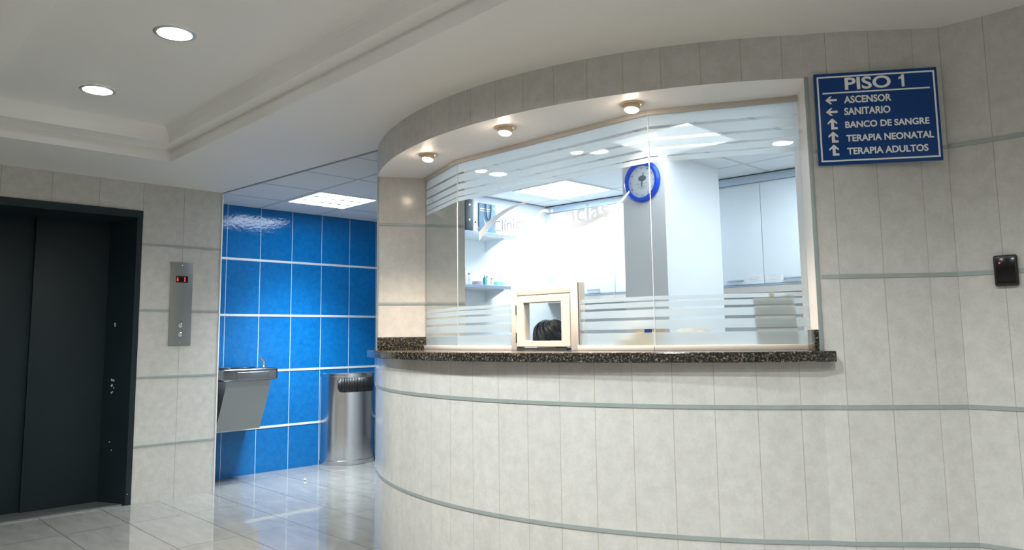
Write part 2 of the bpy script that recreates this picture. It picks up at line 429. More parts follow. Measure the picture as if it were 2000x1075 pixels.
# ------------------------------------------------------------------ walls
DX0, DX1, DZ = .62, 1.952, 2.242        # lift doorway outer casing
def eu(x): return (x-2.583)/.315
mb = MB()
for (x0, x1, z0, z1) in ((-2.2, DX0, 0, H), (DX0, DX1, DZ, H), (DX1, 2.583, 0, H)):
    mb.face([(x0, EW, z0), (x1, EW, z0), (x1, EW, z1), (x0, EW, z1)], [(eu(x0), z0), (eu(x1), z0), (eu(x1), z1), (eu(x0), z1)])
mb.face([(2.583, EW, 0), (2.583, 6.9, 0), (2.583, 6.9, H), (2.583, EW, H)], [(.05, 0), (.9, 0), (.9, H), (.05, H)])
for x in (DX0, DX1): mb.face([(x, EW, 0), (x, 6.6, 0), (x, 6.6, DZ), (x, EW, DZ)], mi=1)
mb.face([(DX0, EW, DZ), (DX1, EW, DZ), (DX1, 6.6, DZ), (DX0, 6.6, DZ)], mi=1)
S(mb.build('wall_left', [M['tile_big'], M['paint']], fix=False), 'beige tiled wall around the dark lift doors')
mb = MB(); mb.box((2.579, EW-.006, 0), (2.5895, EW+.012, H), .002)
S(mb.build('trim_1', M['white']), 'thin white edge strip on the corner beside the blue wall', 'trim')
n = 2
def band(name, pts, z, label, mat, hgt=.016, out=.0035):
    """flat metal strip along a polyline; pts run left to right seen from the lobby"""
    mb = MB(); nn = len(pts); nrm = []
    for i in range(nn):
        a = Vector((*pts[max(i-1, 0)], 0)); b = Vector((*pts[min(i+1, nn-1)], 0)); t = (b-a).normalized(); nrm.append(Vector((t.y, -t.x, 0)))
    L = []
    for p, q in zip(pts, nrm):
        c = Vector((*p, 0)); L.append([c-q*.004+Vector((0, 0, z-hgt/2)), c+q*out+Vector((0, 0, z-hgt/2)), c+q*out+Vector((0, 0, z+hgt/2)), c-q*.004+Vector((0, 0, z+hgt/2))])
    V_ = [[mb.bm.verts.new(x) for x in r] for r in L]
    for r, s_ in zip(V_[:-1], V_[1:]):
        for k in range(4): mb.bm.faces.new((r[k], s_[k], s_[(k+1) % 4], r[(k+1) % 4]))
    mb.bm.faces.new(V_[0]); mb.bm.faces.new(list(reversed(V_[-1])))
    return S(mb.build(name, mat), label, 'trim')
for k, wd in ((1, 'lowest'), (2, 'second'), (3, 'third'), (4, 'highest')):
    n += 1; band('trim_%d' % n, [(DX1+.003, EW), (2.578, EW)], ZE+.52*k, '%s grey strip across the tiles right of the lift' % wd, M['strip'])
# blue wall
def bu(x): return (x-2.858)/.325
mb = MB(); mb.face([(2.583, BW, 0), (6.1, BW, 0), (6.1, BW, 2.6), (2.583, BW, 2.6)], [(bu(2.583), 0), (bu(6.1), 0), (bu(6.1), 2.6), (bu(2.583), 2.6)])
S(mb.build('wall_back', M['blue'], fix=False), 'bright blue glossy tiled wall at the end of the corridor')
for k, wd in ((1, 'lowest'), (2, 'second'), (3, 'third'), (4, 'highest')):
    n += 1; band('trim_%d' % n, [(2.585, BW), (6.0, BW)], ZB+.52*k, '%s pale strip across the blue tiles' % wd, M['strip_pale'], .021)
mb = MB(); mb.box((6.1, 4.6, 0), (6.2, 7.0, 2.6)); S(mb.build('wall_corridor', M['paint']), 'plain white end wall of the corridor')
mb = MB(); mb.face([(6.1, 5.1, 0), (3.9, 5.1, 0), (3.9, 5.1, 2.6), (6.1, 5.1, 2.6)], [(0, 0), (13, 0), (13, 2.6), (0, 2.6)]); S(mb.build('wall_side', M['tile'], fix=False), 'beige tiled corridor side of the service room')

# curved wall: low wall under the counter, pier at left, fascia over the window
mb = MB()
ring(mb, AJ, A1, 2.12, R, 0, CT-.043, 48)
S(mb.build('wall_curved', [M['tile'], M['paint']]), 'curved beige tiled low wall under the granite counter')
mb = MB()
oa = [AJ-(AJ-A0)*i/20 for i in range(21)]
quad_strip(mb, [pol(a, R) for a in oa], [au(a) for a in oa], 0, H, 0, True)
mb.face([(*pol(AJ, R), 0), (*pol(AJ, 1.758), 0), (*pol(AJ, 1.758), H), (*pol(AJ, R), H)], [(.02, 0), (1.8, 0), (1.8, H), (.02, H)])
inn = [pol(AJ, 1.758), (3.6, 4.3), (3.86, 4.62), (3.9, 4.84), pol(A0, R)]
for p, q in zip(inn[:-1], inn[1:]): mb.face([(*p, 0), (*q, 0), (*q, H), (*p, H)], mi=1)
for z in (0, H): mb.face([(*p, z) for p in [pol(a, R) for a in reversed(oa)]+inn[:-1]], mi=1)
bmesh.ops.remove_doubles(mb.bm, verts=mb.bm.verts[:], dist=1e-5)
S(mb.build('wall_pier', [M['tile'], M['paint']]), 'beige tiled pier at the left end of the service window')
mb = MB(); ring(mb, AJ, A1+.06, 1.84, R, SOF, H, 50, ends=False)
S(mb.build('wall_fascia', [M['tile'], M['soffit']]), 'curved beige tiled fascia with a white soffit above the service window')
# right wall with jamb
mb = MB()
outer = [P0, PC, PF, PD, PA, PB, (3.375, -3.2)]
us = [-.54, 0, 1, 2, 3, 4, 4+3.917/.165]
quad_strip(mb, outer, us, 0, H)
gx = Vector((G[3][0]-P0[0], G[3][1]-P0[1])).normalized(); PJ = (P0[0]+gx.x*.46, P0[1]+gx.y*.46)
inner = [P0, PJ, (3.62, .95), (3.65, -3.2)]
for p, q in zip(inner[:-1], inner[1:]): mb.face([(*p, 0), (*q, 0), (*q, H), (*p, H)], mi=1)
S(mb.build('wall_right', [M['tile'], M['paint']]), 'flat beige tiled wall right of the service window')
fullb = [pol(A0+.02+(A1-A0-.02)*i/60, R) for i in range(61)]+[PC, PF, PD, PA, PB, (3.375, -3.2)]
for k, wd in ((1, 'lower'), (2, 'upper')):
    n += 1; band('trim_%d' % n, fullb, ZC+.52*k, '%s grey metal strip wrapping the curved wall below the counter' % wd, M['strip'], .0165)
for k, wd in ((3, 'lower'), (4, 'upper')):
    n += 1; band('trim_%d' % n, [(P0[0]+.012, P0[1]-.016), PC, PF, PD, PA, PB, (3.375, -3.2)], ZC+.52*k, '%s grey metal strip on the wall right of the window' % wd, M['strip'], .0165)
for k, wd in ((3, 'lower'), (4, 'upper')):
    jd = [pol(AJ, R-.002), pol(AJ, 1.762)]
    n += 1; band('trim_%d' % n, jd, ZC+.52*k, '%s strip across the tiled left reveal of the window' % wd, M['strip'], .0165)
n += 1
T = frame((*P0, 0), (PC[0]-P0[0], PC[1]-P0[1], 0), (PC[1]-P0[1], -(PC[0]-P0[0]), 0))
mb = MB(); mb.box((-.002, -.006, CT), (.014, .005, SOF+.003), .0015, T); S(mb.build('trim_%d' % n, M['strip']), 'vertical grey edge strip on the right corner of the service window', 'trim')
n += 1
mb = MB(); Tj = frame((*pol(AJ, R), 0), (math.cos(AJ), math.sin(AJ), 0), (math.sin(AJ), -math.cos(AJ), 0)); mb.box((-.010, -.004, CT+.08), (.0025, .004, SOF), .001, Tj)
S(mb.build('trim_%d' % n, M['strip']), 'thin edge strip on the left corner of the service window', 'trim')

# lobby shell out of the picture (closes the room for the light)
mb = MB(); mb.box((-2.3, -3.3, 0), (-2.2, 6.3, H)); S(mb.build('wall_lobby', M['paint']), 'plain cream lobby wall beyond the left of the lift')
mb = MB(); mb.box((-2.2, -3.3, 0), (3.7, -3.2, H)); S(mb.build('wall_rear', M['paint']), 'plain cream wall behind the viewpoint')

# service room shell
bd = Vector((.2, -2.437, 0)).normalized(); bn = Vector((bd.y, -bd.x, 0))      # bn points into the room (-x)
BK = Vector((5.18, 4.887, 0))
mb = MB(); mb.box((3.72, 4.84, 0), (5.7, 4.94, H)); S(mb.build('wall_room_left', M['room']), 'bright white wall with shelves inside the service room')
Tb = frame(BK, bd, bn)
mb = MB(); mb.box((.0, -.36, 2.40), (4.0, -.004, H-.0045), T=Tb); S(mb.build('wall_bulkhead', M['bulkhead']), 'pale blue grey bulkhead strip above the wall cabinets')
mb = MB(); mb.box((-.1, -.44, 0), (4.6, -.34, H), T=Tb)
S(mb.build('wall_room_back', M['room']), 'white back wall of the service room behind the cabinets')
mb = MB(); mb.box((3.6, .4, 0), (5.9, .5, H)); S(mb.build('wall_room_right', M['room']), 'white side wall inside the service room')
mb = MB(); mb.box((4.25, 2.85, 0), (4.97, 3.205, H)); S(mb.build('pillar', M['room']), 'square white pillar carrying the blue clock', 'pillar')
n += 1
mb = MB(); mb.box((0, .0005, H-.012), (3.4, .004, H-.005), T=Tb); S(mb.build('trim_%d' % n, M['blackgap']), 'thin dark strip drawn as the shadow gap where the room ceiling meets the cabinet bulkhead', 'trim')  # shade in the ceiling joint, painted as a solid dark strip
n += 1
mb = MB(); mb.box((3.95, 4.835, H-.008), (5.15, 4.841, H-.005)); S(mb.build('trim_%d' % n, M['handle']), 'thin grey strip drawn as the shadow gap where the room ceiling meets the shelf wall', 'trim')  # shade along the shelf wall's ceiling edge, put into a grey strip

n += 1
band('trim_%d' % n, [(2.587, 6.15), (2.753, 4.04)], H-.004, 'grey edge strip between the plaster ceiling and the corridor panels', M['strip'], .008, .010)

# ------------------------------------------------------------------ lift doors
d1 = thing('door_1', (1.29, 6.4, 0), 'dark grey two leaf sliding lift doors in a slate casing', 'door', kind='structure')
DY = 6.41
mb = MB(); mb.box((1.290, DY, .012), (1.86, DY+.025, 2.24), .002); mb.build('door_panel', M['door'], d1)
mb = MB(); mb.box((.70, DY+.03, .012), (1.300, DY+.055, 2.24), .002); mb.build('door_panel', M['door'], d1)
mb = MB(); mb.prism([(1.952, EW-.012), (1.912, EW-.012), (1.795, DY-.003), (1.80, DY+.06), (1.952, DY+.06)], 0, DZ); c_ = mb.build('jamb', M['casing'], d1)
mbc = MB()
for (x, y, z, s_) in ((1.835, 6.318, 1.36, .016), (1.838, 6.315, 1.345, .01), (1.832, 6.322, .93, .014), (1.84, 6.305, .925, .012), (1.834, 6.32, .885, .015), (1.842, 6.30, .87, .009), (1.838, 6.31, .84, .008), (1.832, 6.32, .83, .012), (1.835, 6.318, .46, .008), (1.925, EW-.0125, .08, .006), (1.846, 6.296, .40, .006)):
    pts = [(s_*random.uniform(.45, .9)*math.cos(t), s_*random.uniform(.45, .9)*math.sin(t)) for t in [k*math.pi/4 for k in range(8)]]
    if y > EW: Tq = frame((x-.0012+(6.318-y)*.472*0, y, z), (.425, -.905, 0), (-.905, -.425, 0))
    else: Tq = frame((x, y, z), (1, 0, 0), (0, -1, 0))
    # lay the flake on the splayed reveal: local (along, up) polygon, thin
    xr = 1.912+(1.795-1.912)*(y-(EW-.012))/(DY-.003-(EW-.012))
    org = Vector((xr, y, z)) if y > EW else Vector((x, y, z))
    e_ = Vector((.425, -.905, 0)) if y > EW else Vector((1, 0, 0)); n_ = Vector((-.905, -.425, 0)) if y > EW else Vector((0, -1, 0))
    mbc.prism(pts, -.0008, .0012, T=lambda p, o=org, e=e_, q=n_: o+e*p[0]+Vector((0, 0, p[1]))+q*p[2])
o = mbc.build('paint_chip', M['chip'], c_); o['label'] = 'pale patches where the dark paint has flaked off'
mb = MB(); mb.prism([(.62, EW-.012), (.66, EW-.012), (.775, DY-.003), (.77, DY+.06), (.62, DY+.06)], 0, DZ); mb.build('jamb', M['casing'], d1)
mb = MB(); mb.prism([(EW-.014, 2.185), (EW-.014, DZ), (DY+.08, DZ), (DY+.08, 2.165), (DY-.003, 2.165)], .62, 1.952, T=lambda p: Vector((p[2], p[0], p[1]))); mb.build('lintel', M['casing'], d1)
mb = MB(); mb.box((.62, EW+.02, 0), (1.952, DY+.10, .010)); mb.build('threshold', M['steel_dull'], d1)

# ------------------------------------------------------------------ granite counter
mb = MB()
def slab(a0, a1, ri, ro, z0, z1, n_):
    o_ = arc(a0, a1, ro, n_); i_ = arc(a0, a1, ri, n_); mb.prism(o_+list(reversed(i_)), z0, z1)
slab(AJ+.001, 3.888, 1.62, R+.058, CT-.0425, CT, 60)
slab(2.44, AJ, R+.002, R+.058, CT-.043, CT, 10)
ct = mb.build('counter', M['granite']); tag(ct, 'curved dark speckled granite counter slab under the service window', 'counter')
bv = ct.modifiers.new('b', 'BEVEL'); bv.width = .004; bv.segments = 2; bv.limit_method = 'ANGLE'; bv.angle_limit = .9
Tl = frame((*pol(AJ, R-.004), 0), (-math.cos(AJ), -math.sin(AJ), 0), (-math.sin(AJ), math.cos(AJ), 0))
Tl = (lambda f: f)(frame((*pol(AJ, R-.004), 0), (-math.cos(AJ), -math.sin(AJ), 0), (-math.sin(AJ)*1, math.cos(AJ)*1, 0)))
mb = MB(); mb.box((0, .0, CT), (.312, .018, CT+.08), .002, Tl)
tag(mb.build('upstand', M['granite']), 'brown speckled granite upstand on the left end of the counter', 'upstand')
Tr = frame((*P0, 0), (gx.x, gx.y, 0), (-gx.y, gx.x, 0))
mb = MB(); mb.box((.004, .001, CT), (.20, .019, CT+.085), .002, Tr)
tag(mb.build('upstand', M['granite']), 'dark granite upstand on the right end of the counter', 'upstand')

# ------------------------------------------------------------------ service window
wn = thing('window_1', (2.85, 2.7, CT), 'curved row of three frosted glass panes over the counter', 'window', kind='structure')
def pane_T(i):
    a, b = Vector((*G[i], 0)), Vector((*G[i+1], 0)); e = (b-a); L = e.length; e.normalize(); return frame(a, e, (e.y, -e.x, 0)), L
ZG0, ZG1 = CT+.020, SOF-.022
hs0, hs1, hz1 = .331, .672, 1.492
frost_rows = [(1.392+.006, 1.380), (1.3725, 1.3485), (1.337, 1.302), (1.288, 1.247), (1.230, ZG0)]
frost_top = [(ZG1, 2.203), (2.190, 2.145), (2.133, 2.098), (2.088, 2.059), (2.052, 2.029)]
mid = None
for i in range(3):
    T, L = pane_T(i); mb = MB(); g0, g1 = .0015, L-.0015
    if i == 1:
        a, b = hs0*L+.004, hs1*L-.004
        poly = [(g0, ZG0), (a, ZG0), (a, hz1-.004), (b, hz1-.004), (b, ZG0), (g1, ZG0), (g1, ZG1), (g0, ZG1)]
    else: poly = [(g0, ZG0), (g1, ZG0), (g1, ZG1), (g0, ZG1)]
    mb.prism(poly, -.004, .004, T=lambda p, T=T: T((p[0], p[2], p[1])))
    pn = mb.build('glass_pane', M['glass'], wn); pn['label'] = ['narrow end pane of glass', 'wide middle pane of glass with lettering', 'right hand pane of glass'][i]
    if i == 1: mid = pn
    mb = MB()
    for (za, zb) in frost_rows+frost_top:
        spans = [(g0, g1)] if (i != 1 or zb > hz1) else [(g0, hs0*L), (hs1*L, g1)]
        for s0, s1 in spans: mb.box((s0, -.0052, zb), (s1, -.0044, za), T=T)
    mb.build('frosted_film', M['frost'], pn)
# frames: header and sill rails following the panes
for nm, z0, z1, dp, mat in (('header_rail', SOF-.024, SOF, .013, 'pvc'), ('sill_rail', CT, CT+.024, .016, 'pvc')):
    mb = MB()
    for i in range(3):
        T, L = pane_T(i)
        spans = [(0, L)] if not (i == 1 and nm == 'sill_rail') else [(0, hs0*L), (hs1*L, L)]
        for s0, s1 in spans: mb.box((s0-.002, -dp, z0), (s1+.002, dp, z1), .002, T)
    mb.build(nm, M[mat], wn)
mb = MB()
for i in (1, 2):
    mb.box((G[i][0]-.0016, G[i][1]-.0016, ZG0), (G[i][0]+.0016, G[i][1]+.0016, ZG1))
mb.build('glazing_joint', M['strip_pale'], wn)
# lettering on the middle pane
T, L = pane_T(1); mb = MB()
def s_of(y): return (G[1][1]-y)/(G[1][1]-G[2][1])*L
text_into(mb, 'Cl\u00ednica', T, s_of(3.048), s_of(2.795), 1.808, .062, .0008, .012, depth0=.0042)
text_into(mb, 'de', T, s_of(2.778), s_of(2.745), 1.822, .030, .0008, .01, depth0=.0042)
text_into(mb, 'Ciencias', T, s_of(2.722), s_of(2.238), 1.797, .092, .0008, .014, depth0=.0042)
def swoosh(ctrl):
    P = []
    for (y, z, t) in ctrl: P.append((s_of(y), z, t))
    top = [(x, z+t/2) for x, z, t in P]; bot = [(x, z-t/2) for x, z, t in reversed(P)]
    mb.prism(top+bot, .0042, .005, T=lambda p: T((p[0], p[2], p[1])))
def curve(a, b, c, d, t0, t1, t2, k=16):
    out = []
    for i in range(k+1):
        u = i/k; q = 1-u
        y = q**3*a[0]+3*q*q*u*b[0]+3*q*u*u*c[0]+u**3*d[0]; z = q**3*a[1]+3*q*q*u*b[1]+3*q*u*u*c[1]+u**3*d[1]
        out.append((y, z, t0+(t1-t0)*min(1, u*2) if u < .5 else t1+(t2-t1)*(u-.5)*2))
    return out
swoosh(curve((3.165, 1.795), (3.05, 1.89), (2.93, 1.945), (2.745, 1.945), .055, .026, .003))
swoosh(curve((2.80, 1.772), (2.55, 1.752), (2.25, 1.77), (2.115, 1.905), .004, .03, .010))
swoosh(curve((3.10, 1.785), (2.98, 1.776), (2.86, 1.770), (2.70, 1.768), .003, .006, .002))
lt = mb.build('lettering', M['letter'], mid); lt['label'] = 'white frosted clinic name between two swooshes'

# service hatch
T, L = pane_T(1); a, b = hs0*L, hs1*L
ht = thing('service_hatch', tuple(T(((a+b)/2, 0, CT))), 'small cream framed hatch window standing on the granite counter', 'hatch')
mb = MB()
mb.box((a, -.05, CT), (a+.042, .013, hz1), .003, T); mb.box((b-.046, -.05, CT), (b, .013, hz1), .003, T); mb.box((a+.0425, -.05, hz1-.052), (b-.0465, .013, hz1), .003, T)
mb.build('frame', M['pvc'], ht)
sa, sb, sz0, sz1 = a+.045, b-.049, CT+.018, hz1-.058
ga, gb, gz0, gz1 = hs0*L+.0985, hs1*L-.102, 1.196, 1.397
mb = MB(); out_ = [(sa, sz0), (sb, sz0), (sb, sz1), (sa, sz1)]; in_ = [(ga, gz0), (gb, gz0), (gb, gz1), (ga, gz1)]
for y0, y1 in ((-.03, .022),):
    V0_ = [[mb.bm.verts.new(T((x, y, z))) for x, z in ring_] for y in (y0, y1) for ring_ in (out_, in_)]
    ob, ib, of, if_ = V0_
    for k in range(4):
        j = (k+1) % 4
        for q in ((of[k], of[j], if_[j], if_[k]), (ob[k], ib[k], ib[j], ob[j]), (ob[k], ob[j], of[j], of[k]), (ib[k], if_[k], if_[j], ib[j])): mb.bm.faces.new(q)
sash = mb.build('sash', M['pvc'], ht)
bv = sash.modifiers.new('b', 'BEVEL'); bv.width = .004; bv.segments = 2
mb = MB(); mb.box((ga-.004, .004, gz0-.004), (gb+.004, .008, gz1+.004), T=T); mb.build('pane', M['glass'], sash)
for z0, z1 in ((1.335, 1.388), (1.185, 1.24)):
    mb = MB(); mb.box((a+.0415, .010, z0), (a+.0475, .024, z1), .001, T); mb.build('hinge', M['black'], ht)
mb = MB(); mb.box((b+.0003, .0045, CT+.03), (b+.003, .008, hz1-.004), T=T); mb.build('shadow_strip', M['blackgap'], ht)  # black strip painting the shadow down the hatch's right side
mb = MB(); mb.box((sa, -.02, CT+.001), (sb-.02, .02, CT+.013), T=T); mb.build('hatch_sill', M['steel_dark'], ht)

# ------------------------------------------------------------------ ceiling lamps
def lamp_glass(mb, r, z, c, mi=0, n_=28):
    prof = [(r, z), (r*.97, z-.006), (r*.8, z-.010), (r*.45, z-.012), (.002, z-.013)]
    mb.lathe(prof, n_, T=lambda p: Vector((c[0]+p[0], c[1]+p[1], p[2])), mi=mi)
def spot(parent, loc, watts, col, cone, radius):
    ld = bpy.data.lights.new('lamp_beam', 'SPOT'); ld.energy = watts; ld.color = col; ld.spot_size = math.radians(cone); ld.spot_blend = .85; ld.shadow_soft_size = radius
    lo = bpy.data.objects.new('lamp_beam', ld); COL.objects.link(lo); lo.parent = parent; lo.location = Vector(loc)-world_loc(parent)
def downlight(x, y, z, label):
    t = thing('downlight', (x, y, z), label, 'ceiling light', 'round downlights in the ceiling tray')
    mb = MB(); mb.lathe([(.092, z-.0005), (.094, z-.004), (.088, z-.008), (.076, z-.007), (.074, z-.0015)], 36, T=lambda p: Vector((x+p[0], y+p[1], p[2])), closed=False); mb.build('trim_ring', M['lampring'], t)
    mb = MB(); lamp_glass(mb, .075, z-.002, (x, y)); mb.build('lamp_glass', M['hall_lamp'], t)
    spot(t, (x, y, z-.03), HALL_W, HALL_L, HALL_CONE, .07)
    return t
dl = downlight(1.205, 3.47, TZ2, 'larger bright round downlight in the ceiling tray, nearer the service window')
copy_thing(dl, (1.178, 4.57, TZ2), 'bright round downlight in the ceiling tray nearest the lift doors')
for k, y in enumerate((2.37, 1.27, .17, -.93, -2.0)):
    copy_thing(dl, (1.205, y, TZ2), 'round downlight further along the ceiling tray beside or behind the viewpoint')
def eyeball(a, label):
    x, y = pol(a, 2.178)
    t = thing('spotlight', (x, y, SOF), label, 'spotlight', 'warm spotlights under the window soffit')
    tilt = Matrix.Rotation(.16, 4, 'Y')
    Tt = lambda p: Vector((x, y, SOF))+tilt @ Vector(p)
    mb = MB(); mb.lathe([(.056, .0), (.057, -.004), (.05, -.006), (.043, -.003), (.042, .0)], 32, T=lambda p: Vector((x+p[0], y+p[1], SOF+p[2])), closed=False); mb.build('trim_ring', M['barrel'], t)
    mb = MB(); mb.lathe([(.037, .004), (.037, -.026), (.034, -.029), (.031, -.028)], 28, T=Tt, closed=False); mb.build('barrel', M['barrel'], t)
    mb = MB(); mb.lathe([(.0315, -.027), (.030, -.033), (.022, -.038), (.001, -.041)], 24, T=Tt); mb.build('lamp_glass', M['warm_lamp'], t)
    spot(t, (x-.005, y, SOF-.052), WARM_W, WARM_L, WARM_CONE, .03)
    return t
eyeball(2.902, 'small warm spotlight under the soffit, farthest left above the granite upstand')
eyeball(3.229, 'middle of the three small warm spotlights under the curved soffit')
eyeball(3.547, 'small warm spotlight under the soffit closest to the blue sign')
def troffer(x0, y0, z, label, mat, louv):
    t = thing('ceiling_panel_light', (x0+.3, y0+.3, z), label, 'ceiling light')
    s = .61; mb = MB(); f_ = .022
    for lo, hi in (((0, 0), (s, f_)), ((0, s-f_), (s, s)), ((0, f_), (f_, s-f_)), ((s-f_, f_), (s, s-f_))):
        mb.box((x0+lo[0], y0+lo[1], z-.008), (x0+hi[0], y0+hi[1], z), .001)
    mb.build('frame', M['louver'], t)
    mb = MB(); mb.box((x0+f_, y0+f_, z-.003), (x0+s-f_, y0+s-f_, z-.0015)); mb.build('diffuser', M[mat], t)
    if louv:
        la = bpy.data.lights.new('lamp_beam', 'AREA'); la.shape = 'SQUARE'; la.size = .55; la.energy = CORR_W; la.color = CORR_L; la.spread = math.radians(CORR_SPREAD)
        lo = bpy.data.objects.new('lamp_beam', la); COL.objects.link(lo); lo.parent = t; lo.location = (.005, .005, -.014)
        mb = MB()
        for k in range(1, 3):
            yy = y0+s*k/3; mb.box((x0+f_, yy-.006, z-.007), (x0+s-f_, yy+.006, z-.003))
        for k in range(1, 7):
            xx = x0+s*k/7; mb.box((xx-.003, y0+f_, z-.006), (xx+.003, y0+s-f_, z-.003))
        mb.build('louver', M['louver'], t)
        for j in (1, 2):
            for k in range(1, 7):
                xx, yy = x0+s*k/7, y0+s*j/3; q = .024
                mb = MB(); mb.prism([(xx-q*1.1, yy), (xx, yy-q*1.3), (xx+q*1.1, yy), (xx, yy+q*1.3)], z-.0095, z-.006); mb.build('louver_cap', M['louverdot'], t)
    return t
troffer(3.165, 5.575, H+.003, 'square louvred light panel in the corridor ceiling above the blue wall', 'corr_lamp', True)
troffer(4.375, 3.86, H-.0045, 'square bright light panel in the service room ceiling left of the clock', 'phar_lamp', False)
troffer(4.375, 1.42, H-.0045, 'bright light panel behind the frosted film above the right pane', 'phar_lamp', False)

troffer(3.70, 2.30, H-.0045, 'dimmer light panel behind the frosted film in front of the pillar', 'phar_dim', False)

# ------------------------------------------------------------------ direction sign
e_ = Vector((3.282-2.998, .882-1.261, 0)).normalized(); Ts = frame(Vector((2.998, 1.261, 1.900))+Vector((e_.y, -e_.x, 0))*.002, e_, (e_.y, -e_.x, 0))
sg = thing('direction_sign', tuple(Ts((.237, 0, 0))), 'blue PISO 1 direction sign with white arrows on the tiled wall', 'sign')
mb = MB(); mb.box((0, 0, 0), (.474, .011, .386), .0015, Ts); mb.build('panel', M['signblue'], sg)
mb = MB(); f0 = .0113
def bar(x0, z0, x1, z1): mb.box((x0, f0-.0005, z0), (x1, f0+.0006, z1), T=Ts)
bw = .0065
bar(.010, .013, .464, .013+bw); bar(.010, .373-bw, .464, .373); bar(.010, .013+bw, .010+bw, .373-bw); bar(.464-bw, .013+bw, .464, .373-bw)
mb.build('border', M['white'], sg)
mb = MB(); bar(.030, .2985, .443, .3045); mb.build('underline', M['white'], sg)
rows = [('PISO', .119, .297, .3125, .051, .024), ('ASCENSOR', .112, .295, .2555, .030, .028), ('SANITARIO', .1105, .288, .2060, .030, .028), ('BANCO DE SANGRE', .111, .432, .1515, .027, .028), ('TERAPIA NEONATAL', .1115, .445, .0940, .028, .028), ('TERAPIA ADULTOS', .112, .4205, .0400, .028, .028)]
for tx, x0, x1, y0, ch, bo in rows:
    mb = MB(); text_into(mb, tx, Ts, x0, x1, y0, ch, .0008, bo, depth0=f0-.0003); mb.build('lettering', M['white'], sg)
mb = MB(); mb.prism([(.338, .3125), (.338, .347), (.327, .3435), (.327, .351), (.336, .356), (.341, .3635), (.3485, .3635), (.3485, .3125)], f0-.0004, f0+.0006, T=lambda p: Ts((p[0], p[2], p[1]))); mb.build('lettering', M['white'], sg)
def poly(pts): mb.prism(pts, f0-.0004, f0+.0006, T=lambda p: Ts((p[0], p[2], p[1])))
for zc in (.2715, .2220):
    mb = MB(); poly([(.039, zc), (.0575, zc+.0165), (.0655, zc+.0165), (.0555, zc+.0045), (.0845, zc+.0045), (.0845, zc-.0045), (.0555, zc-.0045), (.0655, zc-.0165), (.0575, zc-.0165)]); mb.build('arrow', M['white'], sg)
for z0 in (.148, .0925, .038):
    mb = MB(); z1 = z0+.047; xm = .0615
    poly([(xm, z1), (xm+.0185, z1-.018), (xm+.0185, z1-.026), (xm+.006, z1-.0165), (xm+.006, z0+.009), (xm+.0195, z0+.009), (xm+.0195, z0), (xm-.006, z0), (xm-.006, z1-.0165), (xm-.0185, z1-.026), (xm-.0185, z1-.018)]); mb.build('arrow', M['white'], sg)

# card reader
er = Vector((PB[0]-PA[0], PB[1]-PA[1], 0)).normalized(); Tc = frame(Vector((3.3415, .748, 1.387)), er, (er.y, -er.x, 0))
cr = thing('card_reader', tuple(Tc((.038, 0, 0))), 'small black card reader with a red light on the right wall', 'card reader')
mb = MB(); mb.box((0, .0005, 0), (.078, .022, .119), .008, Tc, seg=3); bd_ = mb.build('body', M['black'], cr)
mb = MB(); mb.box((.008, .0215, .010), (.070, .0235, .106), .0008, Tc); mb.build('front_cover', M['blackglass'], cr)
mb = MB(); mb.box((.0185, .0232, .0865), (.0235, .0246, .0905), T=Tc); o = mb.build('indicator_light', M['redled'], cr); o['label'] = 'glowing red indicator'

# lift call panel
Tp = frame((2.180, EW-.001, 1.186), (1, 0, 0), (0, -1, 0))
cp = thing('lift_call_panel', (2.267, EW, 1.186), 'grey steel lift call panel with a red floor display', 'call panel')
mb = MB(); mb.box((0, 0, 0), (.174, .006, .668), .001, Tp); mb.build('plate', M['steel_dull'], cp)
mb = MB(); mb.box((.043, .0058, .505), (.136, .0068, .557), T=Tp); mb.build('display', M['blackglass'], cp)
mb = MB()
def rb(x0, z0, x1, z1): mb.box((x0, .0066, z0), (x1, .0074, z1), T=Tp)
rb(.052, .517, .057, .545); mb.prism([(.0465, .526), (.0545, .513), (.0625, .526)], .0066, .0074, T=lambda p: Tp((p[0], p[2], p[1])))
o = mb.build('display_arrow', M['redled'], cp); o['label'] = 'glowing red down arrow'
mb = MB(); rb(.108, .513, .114, .529); rb(.108, .532, .114, .548)
o = mb.build('display_digit', M['redled'], cp); o['label'] = 'glowing red figure one'
for zc in (.158, .088):
    mb = MB(); Tq = lambda p, zc=zc: Tp((.088+p[0], .006+p[2], zc+p[1])); mb.lathe([(.017, 0), (.017, .003), (.0145, .005), (.0145, .003), (.012, .0035), (.0, .0042)][:5]+[(.001, .0045)], 24, T=Tq); mb.build('button', M['chrome'], cp)
for zc in (.645, .022):
    mb = MB(); Tq = lambda p, zc=zc: Tp((.088+p[0], .006+p[2], zc+p[1])); mb.lathe([(.005, 0), (.0045, .0015), (.001, .002)], 12, T=Tq); mb.build('screw', M['chrome'], cp)

